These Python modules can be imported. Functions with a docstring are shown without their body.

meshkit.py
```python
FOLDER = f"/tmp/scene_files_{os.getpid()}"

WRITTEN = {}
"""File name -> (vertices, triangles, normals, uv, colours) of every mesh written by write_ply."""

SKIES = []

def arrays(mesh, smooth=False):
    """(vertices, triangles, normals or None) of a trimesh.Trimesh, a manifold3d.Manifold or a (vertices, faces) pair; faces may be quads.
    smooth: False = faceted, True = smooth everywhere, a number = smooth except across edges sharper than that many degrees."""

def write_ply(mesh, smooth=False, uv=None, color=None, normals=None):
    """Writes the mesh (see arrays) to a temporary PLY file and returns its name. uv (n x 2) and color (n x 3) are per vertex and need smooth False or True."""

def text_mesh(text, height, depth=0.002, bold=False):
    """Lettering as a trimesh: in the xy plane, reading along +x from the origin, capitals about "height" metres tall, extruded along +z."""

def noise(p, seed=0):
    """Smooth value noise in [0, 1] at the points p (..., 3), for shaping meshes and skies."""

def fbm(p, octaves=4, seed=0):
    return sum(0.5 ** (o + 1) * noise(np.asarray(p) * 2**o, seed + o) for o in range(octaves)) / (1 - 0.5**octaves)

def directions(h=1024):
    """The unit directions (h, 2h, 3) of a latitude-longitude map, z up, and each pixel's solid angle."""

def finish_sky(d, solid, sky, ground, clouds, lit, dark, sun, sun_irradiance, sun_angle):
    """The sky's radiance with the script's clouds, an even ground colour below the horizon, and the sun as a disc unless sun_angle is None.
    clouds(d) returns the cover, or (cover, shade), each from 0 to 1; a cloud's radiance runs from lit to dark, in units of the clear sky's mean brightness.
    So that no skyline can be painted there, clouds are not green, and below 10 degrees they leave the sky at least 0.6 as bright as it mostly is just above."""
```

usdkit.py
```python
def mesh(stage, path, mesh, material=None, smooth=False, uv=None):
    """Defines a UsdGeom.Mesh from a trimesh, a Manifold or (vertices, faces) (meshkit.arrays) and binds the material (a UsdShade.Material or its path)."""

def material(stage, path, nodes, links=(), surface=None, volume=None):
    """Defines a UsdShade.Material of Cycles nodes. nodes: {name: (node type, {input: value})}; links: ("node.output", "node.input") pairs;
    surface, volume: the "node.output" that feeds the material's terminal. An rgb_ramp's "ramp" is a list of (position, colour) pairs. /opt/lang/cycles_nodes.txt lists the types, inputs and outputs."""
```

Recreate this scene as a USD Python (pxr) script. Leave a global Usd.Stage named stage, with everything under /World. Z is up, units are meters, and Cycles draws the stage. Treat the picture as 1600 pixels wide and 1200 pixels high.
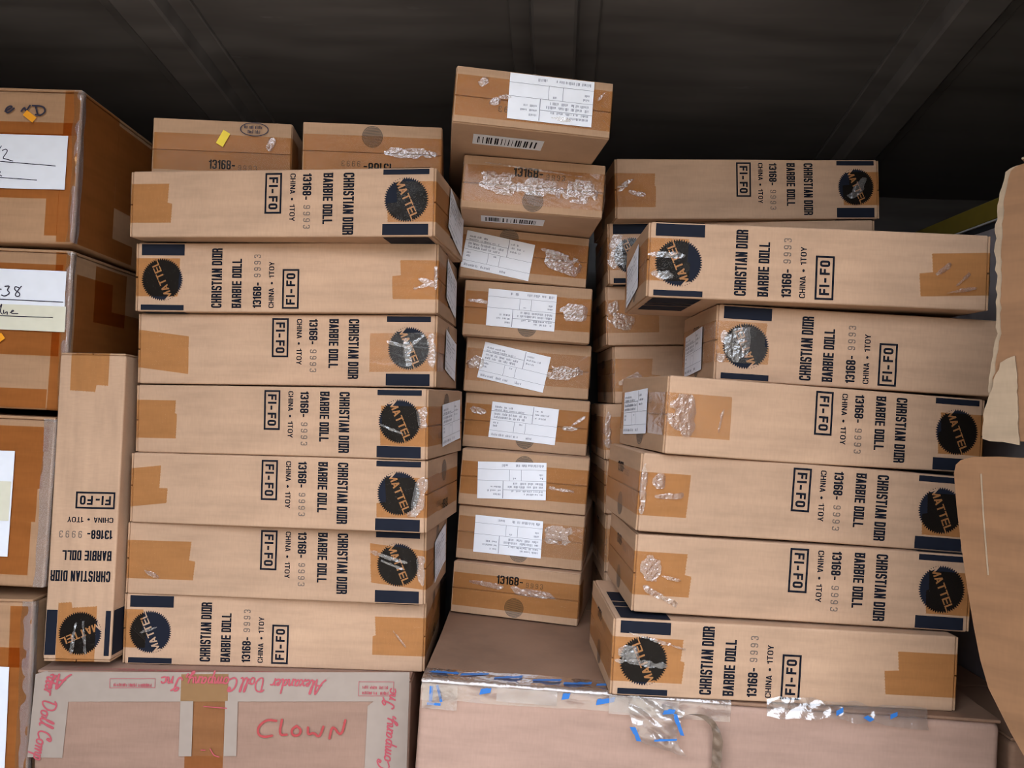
import math, random
import numpy as np, trimesh
from shapely.geometry import LineString, Polygon, Point, box as sbox
from shapely.ops import unary_union
from shapely import affinity
import usdkit, meshkit
from pxr import Usd, UsdGeom, UsdLux, UsdShade, Gf, Sdf

random.seed(7); np.random.seed(7)
stage = Usd.Stage.CreateInMemory()
UsdGeom.SetStageUpAxis(stage, 'Z'); UsdGeom.SetStageMetersPerUnit(stage, 1.0)
UsdGeom.Xform.Define(stage, '/World'); UsdGeom.Scope.Define(stage, '/World/Looks')

# ------------------------------------------------------------------ camera, sky, sun, exposure
cam = UsdGeom.Camera.Define(stage, '/World/camera')
RIGHT = (0.999701, 0.001326, 0.024414); UP = (-0.024384, -0.018817, 0.999526); FWD = (-0.001785, 0.999822, 0.018779)
cam.AddTransformOp().Set(Gf.Matrix4d(*RIGHT, 0, *UP, 0, *(-x for x in FWD), 0, 0, 0, 0, 1))
cam.CreateHorizontalApertureAttr(36.0); cam.CreateVerticalApertureAttr(27.0)
cam.CreateFocalLengthAttr(36.0 * 1252.19 / 1600)
cam.CreateFStopAttr(0.0); cam.CreateClippingRangeAttr(Gf.Vec2f(0.02, 1000))
cam.CreateExposureAttr(0.62)
sky = UsdLux.DomeLight.Define(stage, '/World/sky')
sky.CreateColorAttr(Gf.Vec3f(0.84, 0.92, 1.04)); sky.CreateIntensityAttr(1.35)
sun = UsdLux.DistantLight.Define(stage, '/World/sun')          # high sun from behind the trailer: lights the yard, not the cargo
sun.CreateAngleAttr(0.53); sun.CreateIntensityAttr(3.4); sun.CreateColorAttr(Gf.Vec3f(1.0, 0.93, 0.82))
sun.AddRotateXYZOp().Set(Gf.Vec3f(-42, 0, -25))

# ------------------------------------------------------------------ naming helpers
used = {}
def free(parent, name):
    k = (parent, name); n = used.get(k, 0); used[k] = n + 1
    return f'{parent}/{name}' + (f'_{n:03d}' if n else '')
def tag(prim, label=None, category=None, group=None, kind=None):
    for k, v in (('label', label), ('category', category), ('group', group), ('kind', kind)):
        if v: prim.SetCustomDataByKey(k, v)
def thing(name, label, category, group=None, M=None):
    x = UsdGeom.Xform.Define(stage, free('/World', name))
    if M is not None: x.AddTransformOp().Set(Gf.Matrix4d(*np.asarray(M).T.ravel().tolist()))
    tag(x.GetPrim(), label, category, group)
    return x.GetPrim()
def part(parent, name, mesh, mat, label=None, smooth=False):
    p = free(str(parent.GetPath()), name)
    m = usdkit.mesh(stage, p, mesh, LOOK[mat], smooth=smooth)
    tag(m.GetPrim(), label)
    return m.GetPrim()
def structure(name, mesh, mat, smooth=False):
    m = usdkit.mesh(stage, free('/World', name), mesh, LOOK[mat], smooth=smooth)
    tag(m.GetPrim(), kind='structure'); return m.GetPrim()

# ------------------------------------------------------------------ materials
LOOK = {}
def card(name, base, dark=0.86, rough=0.78, spec=0.25):
    b = np.array(base)
    LOOK[name] = usdkit.material(stage, '/World/Looks/' + name, {
        'tc': ('texture_coordinate', {}), 'oi': ('object_info', {}),
        'ml': ('mapping', {'scale': (9, 9, 60)}), 'm2': ('mapping', {'scale': (420, 420, 90)}),
        'n1': ('noise_texture', {'scale': 1.0, 'detail': 4.0, 'roughness': 0.6}),
        'n2': ('noise_texture', {'scale': 1.0, 'detail': 3.0}), 'n3': ('noise_texture', {'scale': 7.0, 'detail': 3.0}),
        'r1': ('rgb_ramp', {'ramp': [(0.3, tuple(b * dark)), (0.55, tuple(b)), (0.75, tuple(b * 1.07))]}),
        'r3': ('map_range', {'from_min': 0.3, 'from_max': 0.7, 'to_min': 0.94, 'to_max': 1.04}),
        'r2': ('map_range', {'from_min': 0.3, 'from_max': 0.7, 'to_min': 0.965, 'to_max': 1.03}),
        'rr': ('map_range', {'from_min': 0.0, 'from_max': 1.0, 'to_min': 0.93, 'to_max': 1.05}),
        'a': ('math', {'math_type': 'multiply'}), 'a2': ('math', {'math_type': 'multiply'}),
        'mx': ('vector_math', {'math_type': 'scale'}),
        'bp': ('bump', {'strength': 0.10, 'distance': 0.0003}),
        'p': ('principled_bsdf', {'roughness': rough, 'specular_ior_level': spec})},
        [('tc.object', 'ml.vector'), ('ml.vector', 'n1.vector'), ('n1.fac', 'r1.fac'), ('tc.object', 'm2.vector'), ('m2.vector', 'n2.vector'), ('tc.object', 'n3.vector'),
         ('n2.fac', 'r2.value'), ('n3.fac', 'r3.value'), ('oi.random', 'rr.value'), ('r2.result', 'a.value1'), ('rr.result', 'a.value2'), ('a.value', 'a2.value1'), ('r3.result', 'a2.value2'),
         ('r1.color', 'mx.vector1'), ('a2.value', 'mx.scale'), ('mx.vector', 'p.base_color'), ('n2.fac', 'bp.height'), ('bp.normal', 'p.normal')], surface='p.BSDF')
def plain(name, base, rough=0.7, spec=0.3, bump=0.0, scale=60, metallic=0.0, var=0.06):
    b = np.array(base)
    LOOK[name] = usdkit.material(stage, '/World/Looks/' + name, {
        'tc': ('texture_coordinate', {}), 'n': ('noise_texture', {'scale': float(scale), 'detail': 4.0}),
        'r': ('rgb_ramp', {'ramp': [(0.3, tuple(b * (1 - var))), (0.7, tuple(b * (1 + var)))]}),
        'bp': ('bump', {'strength': bump, 'distance': 0.002}),
        'p': ('principled_bsdf', {'roughness': rough, 'specular_ior_level': spec, 'metallic': metallic})},
        [('tc.object', 'n.vector'), ('n.fac', 'r.fac'), ('r.color', 'p.base_color'), ('n.fac', 'bp.height'), ('bp.normal', 'p.normal')], surface='p.BSDF')
def film(name, tint, k=1.3, c=0.02, rough=0.10, bump=0.35, scale=(55, 55, 90), milky=0.0, cap=0.3):
    """clear packing tape: tinted see-through film with a crinkled gloss"""
    LOOK[name] = usdkit.material(stage, '/World/Looks/' + name, {
        'tc': ('texture_coordinate', {}), 'm': ('mapping', {'scale': scale}),
        'n': ('noise_texture', {'scale': 1.0, 'detail': 3.0, 'roughness': 0.55, 'distortion': 0.6}),
        'bp': ('bump', {'strength': bump, 'distance': 0.004}),
        'fr': ('fresnel', {'IOR': 1.5}), 'k': ('math', {'math_type': 'multiply_add', 'value2': k, 'value3': c, 'use_clamp': True}),
        'mn': ('math', {'math_type': 'minimum', 'value2': cap}),
        't': ('transparent_bsdf', {'color': tint}), 'd': ('diffuse_bsdf', {'color': (0.75, 0.72, 0.7)}),
        'md': ('mix_closure', {'fac': milky}),
        'g': ('glossy_bsdf', {'color': (1, 1, 1), 'roughness': rough}), 'mx': ('mix_closure', {})},
        [('tc.object', 'm.vector'), ('m.vector', 'n.vector'), ('n.fac', 'bp.height'), ('bp.normal', 'fr.normal'), ('bp.normal', 'g.normal'),
         ('fr.fac', 'k.value1'), ('k.value', 'mn.value1'), ('mn.value', 'mx.fac'), ('t.BSDF', 'md.closure1'), ('d.BSDF', 'md.closure2'), ('md.closure', 'mx.closure1'), ('g.BSDF', 'mx.closure2')], surface='mx.closure')
card('kraft', (0.50, 0.316, 0.203))
card('kraft_flap', (0.43, 0.263, 0.158))
card('brown_card', (0.43, 0.245, 0.135))
card('rose_card', (0.34, 0.205, 0.148))
card('pale_rose', (0.40, 0.255, 0.195))
card('worn_card', (0.29, 0.165, 0.105), dark=0.8)
card('torn_brown', (0.20, 0.098, 0.045), dark=0.8)
card('raw_ply', (0.27, 0.19, 0.122), dark=0.8)
plain('ink', (0.009, 0.010, 0.016), 0.8, 0.1)
plain('navy_ink', (0.010, 0.012, 0.021), 0.75, 0.15)
plain('grey_ink', (0.16, 0.115, 0.085), 0.7)
plain('faint_ink', (0.17, 0.12, 0.085), 0.7)
plain('date_ink', (0.17, 0.125, 0.10), 0.7)
plain('red_ink', (0.46, 0.085, 0.105), 0.7)
plain('marker_red', (0.42, 0.06, 0.06), 0.6)
plain('pen_ink', (0.035, 0.03, 0.05), 0.6)
plain('blue_ink', (0.03, 0.16, 0.48), 0.4)
plain('paper', (0.80, 0.81, 0.86), 0.75, 0.2, var=0.02)
plain('print_grey', (0.30, 0.31, 0.36), 0.8)
plain('grey_label', (0.36, 0.285, 0.235), 0.6, 0.3, var=0.03)
plain('orange_sticker', (0.90, 0.36, 0.02), 0.5)
plain('yellow_sticker', (0.88, 0.66, 0.05), 0.5)
plain('olive', (0.14, 0.10, 0.012), 0.6)
plain('grey_board', (0.22, 0.19, 0.19), 0.6)
plain('grey_trim', (0.35, 0.34, 0.33), 0.6)
plain('black_gap', (0.01, 0.01, 0.012), 0.8)
plain('yard', (0.34, 0.28, 0.21), 0.9, scale=3)
plain('siding', (0.30, 0.27, 0.24), 0.8, scale=2)
plain('floor_wood', (0.12, 0.085, 0.06), 0.8, scale=8)
film('tape', (0.88, 0.73, 0.54), k=0.16, c=0.0, bump=0.03, rough=0.28)
film('tape_crinkled', (0.89, 0.76, 0.59), k=0.45, c=0.0, bump=0.05, rough=0.2, scale=(60, 60, 100), milky=0.03)
film('tape_amber', (0.88, 0.67, 0.45), k=0.25, c=0.0, bump=0.05, scale=(30, 30, 40))
film('tape_silver', (0.90, 0.84, 0.78), k=1.3, c=0.03, bump=0.4, scale=(70, 70, 30), milky=0.22, cap=0.5)
film('tape_glint', (0.93, 0.89, 0.85), k=1.5, c=0.05, bump=0.20, scale=(45, 45, 90), milky=0.13, rough=0.16, cap=0.45)
film('tape_clear', (0.93, 0.92, 0.90), k=1.8, c=0.05, bump=0.4, scale=(60, 60, 60), milky=0.10, cap=0.6)
# trailer paint: almost black, slightly glossy, scuffed
LOOK['dark_panel'] = usdkit.material(stage, '/World/Looks/dark_panel', {
    'g': ('geometry', {}), 'm1': ('mapping', {'scale': (1.3, 8, 8)}), 'n1': ('noise_texture', {'scale': 3.0, 'detail': 5.0}),
    'm2': ('mapping', {'scale': (3, 14, 14), 'rotation': (0, 0, 0.12)}), 'n2': ('noise_texture', {'scale': 1.6, 'detail': 6.0, 'roughness': 0.7}),
    'r1': ('rgb_ramp', {'ramp': [(0.3, (0.090, 0.083, 0.081)), (0.7, (0.150, 0.139, 0.137))]}),
    'r2': ('rgb_ramp', {'ramp': [(0.0, (0, 0, 0)), (0.64, (0, 0, 0)), (0.76, (0.09, 0.09, 0.10))]}),
    'ad': ('vector_math', {'math_type': 'add'}), 'rr': ('map_range', {'from_min': 0.3, 'from_max': 0.7, 'to_min': 0.36, 'to_max': 0.55}),
    'bp': ('bump', {'strength': 0.12, 'distance': 0.004}),
    'p': ('principled_bsdf', {'specular_ior_level': 0.4})},
    [('g.position', 'm1.vector'), ('m1.vector', 'n1.vector'), ('g.position', 'm2.vector'), ('m2.vector', 'n2.vector'), ('n1.fac', 'r1.fac'), ('n2.fac', 'r2.fac'),
     ('r1.color', 'ad.vector1'), ('r2.color', 'ad.vector2'), ('ad.vector', 'p.base_color'), ('n1.fac', 'rr.value'), ('rr.result', 'p.roughness'), ('n1.fac', 'bp.height'), ('bp.normal', 'p.normal')], surface='p.BSDF')

# ------------------------------------------------------------------ mesh helpers
def cat(ms): return trimesh.util.concatenate(ms)
def slab(x0, y0, z0, x1, y1, z1):
    m = trimesh.creation.box([x1 - x0, y1 - y0, z1 - z0]); m.apply_translation([(x0 + x1) / 2, (y0 + y1) / 2, (z0 + z1) / 2]); return m
def rbox(x0, y0, z0, x1, y1, z1, r=0.003, n=(12, 8, 6)):
    """box with rounded edges and a grid on each face"""
    lo, d = np.array([x0, y0, z0]), np.array([x1 - x0, y1 - y0, z1 - z0])
    r = min(r, d.min() * 0.45)
    ax = [np.unique(np.concatenate([np.linspace(0, r, 3), np.linspace(r, d[i] - r, max(2, n[i])), np.linspace(d[i] - r, d[i], 3)]).round(7)) for i in range(3)]
    V, Fc, o = [], [], 0
    for i in range(3):
        j, k = (i + 1) % 3, (i + 2) % 3
        for s in (0, 1):
            a, b = np.meshgrid(ax[j], ax[k], indexing='ij'); P = np.zeros(a.shape + (3,)); P[..., j], P[..., k], P[..., i] = a, b, s * d[i]
            q = np.arange(a.size).reshape(a.shape); A, B, C, D = (x.ravel() for x in (q[:-1, :-1], q[1:, :-1], q[1:, 1:], q[:-1, 1:]))
            f = np.vstack([np.c_[A, B, C], np.c_[A, C, D]]); f = f if s else f[:, ::-1]
            V.append(P.reshape(-1, 3)); Fc.append(f + o); o += a.size
    P = np.vstack(V); inner = np.clip(P, r, d - r); q = P - inner; L = np.linalg.norm(q, axis=1, keepdims=True)
    P = inner + np.where(L > 0, q / np.maximum(L, 1e-12), 0) * r
    m = trimesh.Trimesh(P + lo, np.vstack(Fc), process=False); m.merge_vertices(digits_vertex=6); return m
def flat(shape, put, off=0.0):
    """a shapely shape as flat print; put(xy) -> points in the thing's own frame"""
    out = []
    for g in getattr(shape, 'geoms', [shape]):
        if g.is_empty or g.area < 1e-10: continue
        v, f = trimesh.creation.triangulate_polygon(g, engine='earcut'); out.append(trimesh.Trimesh(put(np.asarray(v)), f, process=False))
    return cat(out)
def grid_mesh(P):
    a, b = P.shape[:2]; q = np.arange(a * b).reshape(a, b); A, B, C, D = (x.ravel() for x in (q[:-1, :-1], q[1:, :-1], q[1:, 1:], q[:-1, 1:]))
    return trimesh.Trimesh(P.reshape(-1, 3), np.vstack([np.c_[A, B, C], np.c_[A, C, D]]), process=False)

# ------------------------------------------------------------------ lettering: stroke alphabets
def fillet(pts, r, closed=False, n=5):
    pts = [np.array(p, float) for p in pts]; N = len(pts); out = []
    for i in range(N):
        if not closed and i in (0, N - 1): out.append(pts[i]); continue
        a, b, c = pts[i - 1], pts[i], pts[(i + 1) % N]; la, lc = np.linalg.norm(a - b), np.linalg.norm(c - b)
        k = min(r, la * 0.5, lc * 0.5); p, q = b + (a - b) / la * k, b + (c - b) / lc * k
        for t in np.linspace(0, 1, n): out.append((1 - t) ** 2 * p + 2 * t * (1 - t) * b + t * t * q)
    if closed: out.append(out[0])
    return out
GLYPH = {}
def glyph(ch, w=0.46, t=0.17):
    key = (ch, w, t)
    if key in GLYPH: return GLYPH[key]
    a = t / 2; W = w * (1.35 if ch in 'MN' and ch == 'M' else t * 1.25 / w if ch == 'I' else 0.62 if ch == '1' else 1.0)
    L, R, B, T, M, r, c = a, W - a, a * 0.85, 1 - a * 0.85, 0.5, 0.2 * w / 0.46, W / 2
    S = []                                                              # (points, fillet radius, closed)
    if ch == 'A': S = [([(L * 0.95, 0), (c, 1.0), (R + a * 0.05, 0)], 0, 0), ([(L + a * 0.6, 0.27), (R - a * 0.6, 0.27)], 0, 0)]
    elif ch == 'B': S = [([(L, B), (L, T), (R, T), (R, M), (L, M)], r, 0), ([(L, M), (R, M), (R, B), (L, B)], r, 0), ([(L, 0), (L, 1)], 0, 0)]
    elif ch == 'C': S = [([(R, 0.66), (R, T), (L, T), (L, B), (R, B), (R, 0.34)], r, 0)]
    elif ch == 'D': S = [([(L, T), (R, T), (R, B), (L, B)], r, 0), ([(L, 0), (L, 1)], 0, 0)]
    elif ch == 'E': S = [([(L, 0), (L, 1)], 0, 0)] + [([(L, y), (W, y)], 0, 0) for y in (B, M, T)]
    elif ch == 'F': S = [([(L, 0), (L, 1)], 0, 0), ([(L, T), (W, T)], 0, 0), ([(L, M), (W * 0.93, M)], 0, 0)]
    elif ch == 'H': S = [([(L, 0), (L, 1)], 0, 0), ([(R, 0), (R, 1)], 0, 0), ([(L, M), (R, M)], 0, 0)]
    elif ch == 'I': S = [([(c, 0), (c, 1)], 0, 0)]
    elif ch == 'L': S = [([(L, 0), (L, 1)], 0, 0), ([(L, B), (W, B)], 0, 0)]
    elif ch == 'M': S = [([(L, 0), (L, 1)], 0, 0), ([(R, 0), (R, 1)], 0, 0), ([(L, 0.97), (c, 0.12), (R, 0.97)], 0, 0)]
    elif ch == 'N': S = [([(L, 0), (L, 1)], 0, 0), ([(R, 0), (R, 1)], 0, 0), ([(L, 0.97), (R, 0.03)], 0, 0)]
    elif ch == 'O': S = [([(L, B), (L, T), (R, T), (R, B)], r, 1)]
    elif ch == 'R': S = [([(L, T), (R, T), (R, M), (L, M)], r, 0), ([(L, 0), (L, 1)], 0, 0), ([(L, M), (R, M), (R, 0)], r, 0)]
    elif ch == 'S': S = [([(R, 0.70), (R, T), (L, T), (L, M + 0.03), (R, M - 0.03), (R, B), (L, B), (L, 0.30)], r, 0)]
    elif ch == 'T': S = [([(c, 0), (c, 1)], 0, 0), ([(0, T), (W, T)], 0, 0)]
    elif ch == 'Y': S = [([(L * 0.8, 1.0), (c, 0.42), (W - L * 0.8, 1.0)], 0, 0), ([(c, 0), (c, 0.46)], 0, 0)]
    elif ch == '1': S = [([(R, 0), (R, 1)], 0, 0), ([(0, 0.78), (R, 0.80)], 0, 0)]
    elif ch == '3': S = [([(L, 0.72), (L, T), (R, T), (R, M), (c * 0.8, M)], r, 0), ([(c * 0.8, M), (R, M), (R, B), (L, B), (L, 0.28)], r, 0)]
    elif ch == '6': S = [([(R, 0.74), (R, T), (L, T), (L, B), (R, B), (R, 0.56), (L, 0.56)], r, 0)]
    elif ch == '9': S = [([(L, 0.26), (L, B), (R, B), (R, T), (L, T), (L, 0.44), (R, 0.44)], r, 0)]
    elif ch == '8': S = [([(L, M), (L, T), (R, T), (R, M)], r, 1), ([(L, B), (L, M), (R, M), (R, B)], r, 1)]
    elif ch == '-': S = [([(0.02, 0.42), (W * 0.75, 0.42)], 0, 0)]
    g = [LineString(fillet(p, q, cl) if q else p).buffer(a, cap_style=2, join_style=2, mitre_limit=3) for p, q, cl in S]
    if ch == '•': g = [Point(c, 0.42).buffer(0.2, 6)]; 
    u = unary_union(g).intersection(sbox(-0.05, 0, 2, 1)) if g else None
    GLYPH[key] = (u, W if ch != ' ' else w * 0.45); return GLYPH[key]
def text(s, height, length=None, w=0.46, t=0.17, gap=0.075):
    """condensed lettering as a shapely shape, base at the origin, stretched to length"""
    x, out = 0.0, []
    for ch in s:
        u, W = glyph(ch, w, t)
        if u is not None: out.append(affinity.translate(u, x, 0))
        x += W + gap
    sh = unary_union(out); x -= gap
    return affinity.scale(sh, (length / x if length else height), height, origin=(0, 0))
def smooth_line(p, n=2):
    p = np.array(p, float)
    for _ in range(n): p = np.vstack([p[:1]] + [np.array([0.75 * a + 0.25 * b, 0.25 * a + 0.75 * b]) for a, b in zip(p[:-1], p[1:])] + [p[-1:]])
    return p
def pen(strokes, width):
    return unary_union([LineString(smooth_line(s) if len(s) > 2 else s).buffer(width / 2, 3) for s in strokes])
SCRIPT = {  # flowing hand, x-height 0.45
    'A': ([[(-.05, .0), (.18, .25), (.42, 1.0), (.5, 1.0), (.52, .0)], [(.15, .38), (.35, .42), (.58, .36)]], .62),
    'l': ([[(0, .1), (.16, .55), (.22, 1.0), (.12, 1.0), (.08, .3), (.14, .0), (.26, .06)]], .26),
    'e': ([[(0, .2), (.24, .28), (.22, .46), (.08, .44), (.04, .12), (.16, .0), (.32, .1)]], .32),
    'x': ([[(0, .42), (.08, .44), (.22, .02), (.32, .03)], [(.3, .44), (.02, .0)]], .34),
    'a': ([[(.28, .42), (.08, .46), (.0, .15), (.12, .0), (.26, .2), (.28, .44)], [(.28, .44), (.27, .08), (.33, .0), (.4, .06)]], .4),
    'n': ([[(0, .42), (.06, .4), (.05, .0)], [(.05, .1), (.14, .44), (.27, .44), (.27, .04), (.36, .04)]], .36),
    'm': ([[(0, .42), (.06, .4), (.05, .0)], [(.05, .1), (.12, .44), (.24, .44), (.24, .0)], [(.24, .1), (.32, .44), (.44, .44), (.44, .04), (.52, .04)]], .52),
    'd': ([[(.28, .42), (.08, .46), (.0, .15), (.12, .0), (.26, .2), (.3, 1.0)], [(.3, 1.0), (.28, .08), (.34, .0), (.42, .06)]], .42),
    'r': ([[(0, .42), (.07, .42), (.06, .0)], [(.06, .15), (.14, .44), (.3, .42)]], .32),
    'D': ([[(.12, .95), (.1, .0), (.4, .02), (.62, .4), (.5, .9), (.1, 1.0), (-.05, .85)]], .68),
    'o': ([[(.16, .46), (.0, .38), (.02, .02), (.24, .0), (.32, .3), (.2, .48), (.16, .40), (.36, .40)]], .38),
    'C': ([[(.42, .7), (.48, .95), (.3, 1.02), (.02, .75), (.0, .2), (.2, .0), (.48, .16)], [(.42, .7), (.32, .75), (.34, .88)]], .52),
    'p': ([[(0, .42), (.07, .42), (.03, -.4)], [(.06, .1), (.14, .46), (.32, .4), (.28, .02), (.1, .02)]], .4),
    'y': ([[(0, .44), (.03, .1), (.14, .02), (.28, .2)], [(.3, .44), (.24, -.2), (.1, -.4), (.02, -.25), (.36, .06)]], .4),
    ',': ([[(.06, .06), (.06, -.06), (.0, -.16)]], .2), ' ': ([], .26),
    'I': ([[(.0, .2), (.1, .02), (.26, .1), (.36, .95), (.2, 1.0), (.06, .8), (.2, .7), (.5, .95)]], .5),
    'c': ([[(.26, .36), (.18, .47), (.02, .38), (.02, .08), (.14, .0), (.3, .08)]], .32)}
def script(s, height, width=0.105):
    x, out = 0.0, []
    for ch in s:
        st, W = SCRIPT[ch]
        for q in st: out.append([(px + x + 0.18 * py, py) for px, py in q])
        x += W + 0.03
    return affinity.scale(pen(out, width), height, height, origin=(0, 0)), x * height
def squiggle(rng, n=6, length=0.05, h=0.004):
    """illegible printing: short broken bars"""
    out, x = [], 0.0
    while x < length:
        w = rng.uniform(0.003, 0.011); 
        k = x
        while k < min(x + w, length):
            out.append(sbox(k, 0, k + rng.uniform(0.0006, 0.0012), h * rng.uniform(0.6, 1.0))); k += 0.0016
        x += w + rng.uniform(0.0014, 0.004)
    return out

# ------------------------------------------------------------------ the setting: a dark trailer body, open towards the camera
FLOOR, BACK, SLOPE, FRONT = -0.732, 1.75, -0.155, 0.2
def ceil_z(y): return 0.466 + SLOPE * (y - BACK)
structure('floor', slab(-2.4, FRONT, FLOOR - 0.12, 2.4, BACK, FLOOR), 'floor_wood')
structure('ground', slab(-40, -60, FLOOR - 1.08, 40, 30, FLOOR - 1.0), 'yard')
structure('wall_outside', slab(-30, -14.3, FLOOR - 1.0, 30, -14, FLOOR + 3.7), 'siding')          # the building across the yard
structure('wall_back', slab(-2.4, BACK, FLOOR - 0.12, 2.4, BACK + 0.05, 0.9), 'dark_panel')
structure('wall_left', slab(-2.45, FRONT, FLOOR - 0.12, -2.4, BACK + 0.05, 0.9), 'dark_panel')
structure('wall_right', slab(2.4, FRONT, FLOOR - 0.12, 2.45, BACK + 0.05, 0.9), 'dark_panel')
for x0, x1 in ((-2.4, -0.80), (0.50, 2.4)): structure('wall_front', slab(x0, FRONT - 0.05, FLOOR - 0.12, x1, FRONT, 0.9), 'dark_panel')
RD = np.array([0.0582, 1.0, SLOPE]); RX = lambda x, y: x + RD[0] * (y - 1.12)
def prism(poly_xz, y0, y1):
    """a profile (x offset, drop below the ceiling) swept along the ribs' direction"""
    V = []
    for y in (y0, y1): V += [(RX(px, y), y, ceil_z(y) - pz) for px, pz in poly_xz]
    n = len(poly_xz); m = trimesh.convex.convex_hull(np.array(V)) if False else None
    f = [(i, (i + 1) % n, n + (i + 1) % n) for i in range(n)] + [(i, n + (i + 1) % n, n + i) for i in range(n)]
    _, cf = trimesh.creation.triangulate_polygon(Polygon(poly_xz), engine='earcut'); pv, _ = trimesh.creation.triangulate_polygon(Polygon(poly_xz), engine='earcut')
    V = np.vstack([[(RX(px, y), y, ceil_z(y) - pz) for px, pz in pv] for y in (y0, y1)] + [np.array(V)]); k = len(pv)
    F = np.vstack([cf, cf[:, ::-1] + k, np.array(f) + 2 * k])
    m = trimesh.Trimesh(V, F, process=False); m.merge_vertices(digits_vertex=7); m.fix_normals(); return m
RIBS = [-2.25, -1.68, -1.107, -0.540, 0.045, 0.622, 1.193, 1.763]
ceiling = UsdGeom.Xform.Define(stage, '/World/ceiling').GetPrim(); tag(ceiling, kind='structure')
edges = [-2.75] + RIBS + [2.36]
for i in range(len(edges) - 1):                                        # sheet panels between the ribs, each a little dished
    a, b = edges[i] + 0.0015, edges[i + 1] - 0.0015
    prof = [(a + (b - a) * u, 0.006 * math.sin(math.pi * u)) for u in np.linspace(0, 1, 9)]
    part(ceiling, 'panel', prism(prof + [(b, -0.02), (a, -0.02)], FRONT - 0.05, BACK), 'dark_panel')
for i, rx in enumerate(RIBS):
    hat = [(-0.066, 0.0), (-0.066, 0.007), (-0.064, 0.009), (-0.036, 0.010), (-0.032, 0.030), (-0.028, 0.033), (0.028, 0.033), (0.032, 0.030), (0.036, 0.010), (0.064, 0.009), (0.066, 0.007), (0.066, 0.0)]
    rb = part(ceiling, 'rib', prism([(rx + px, pz) for px, pz in hat], FRONT - 0.02, BACK), 'dark_panel')

# ------------------------------------------------------------------ toy cartons
L, Wd = 0.400, 0.1949
def mat(px, py, pz, yaw=0, roll=0, pitch=0, quarter=0):
    y, r, p = np.radians([yaw, roll, pitch]); c, s = np.cos, np.sin
    R = np.array([[c(r), 0, s(r)], [0, 1, 0], [-s(r), 0, c(r)]]) @ np.array([[c(y), -s(y), 0], [s(y), c(y), 0], [0, 0, 1]]) @ np.array([[1, 0, 0], [0, c(p), -s(p)], [0, s(p), c(p)]])
    M = np.eye(4); M[:3, :3] = R; M[:3, 3] = (px, py, pz); return M
def warper(seed, amp, freq=5.0):
    def warp(p):
        p = np.asarray(p, float); q = p * freq + seed * 3.7
        return p + amp * (np.stack([meshkit.noise(q, seed), meshkit.noise(q + 31.3, seed + 1), meshkit.noise(q + 57.1, seed + 2)], -1) - 0.5) * 2
    return warp
def bend(m, warp): return trimesh.Trimesh(warp(m.vertices), m.faces, process=False)
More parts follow.
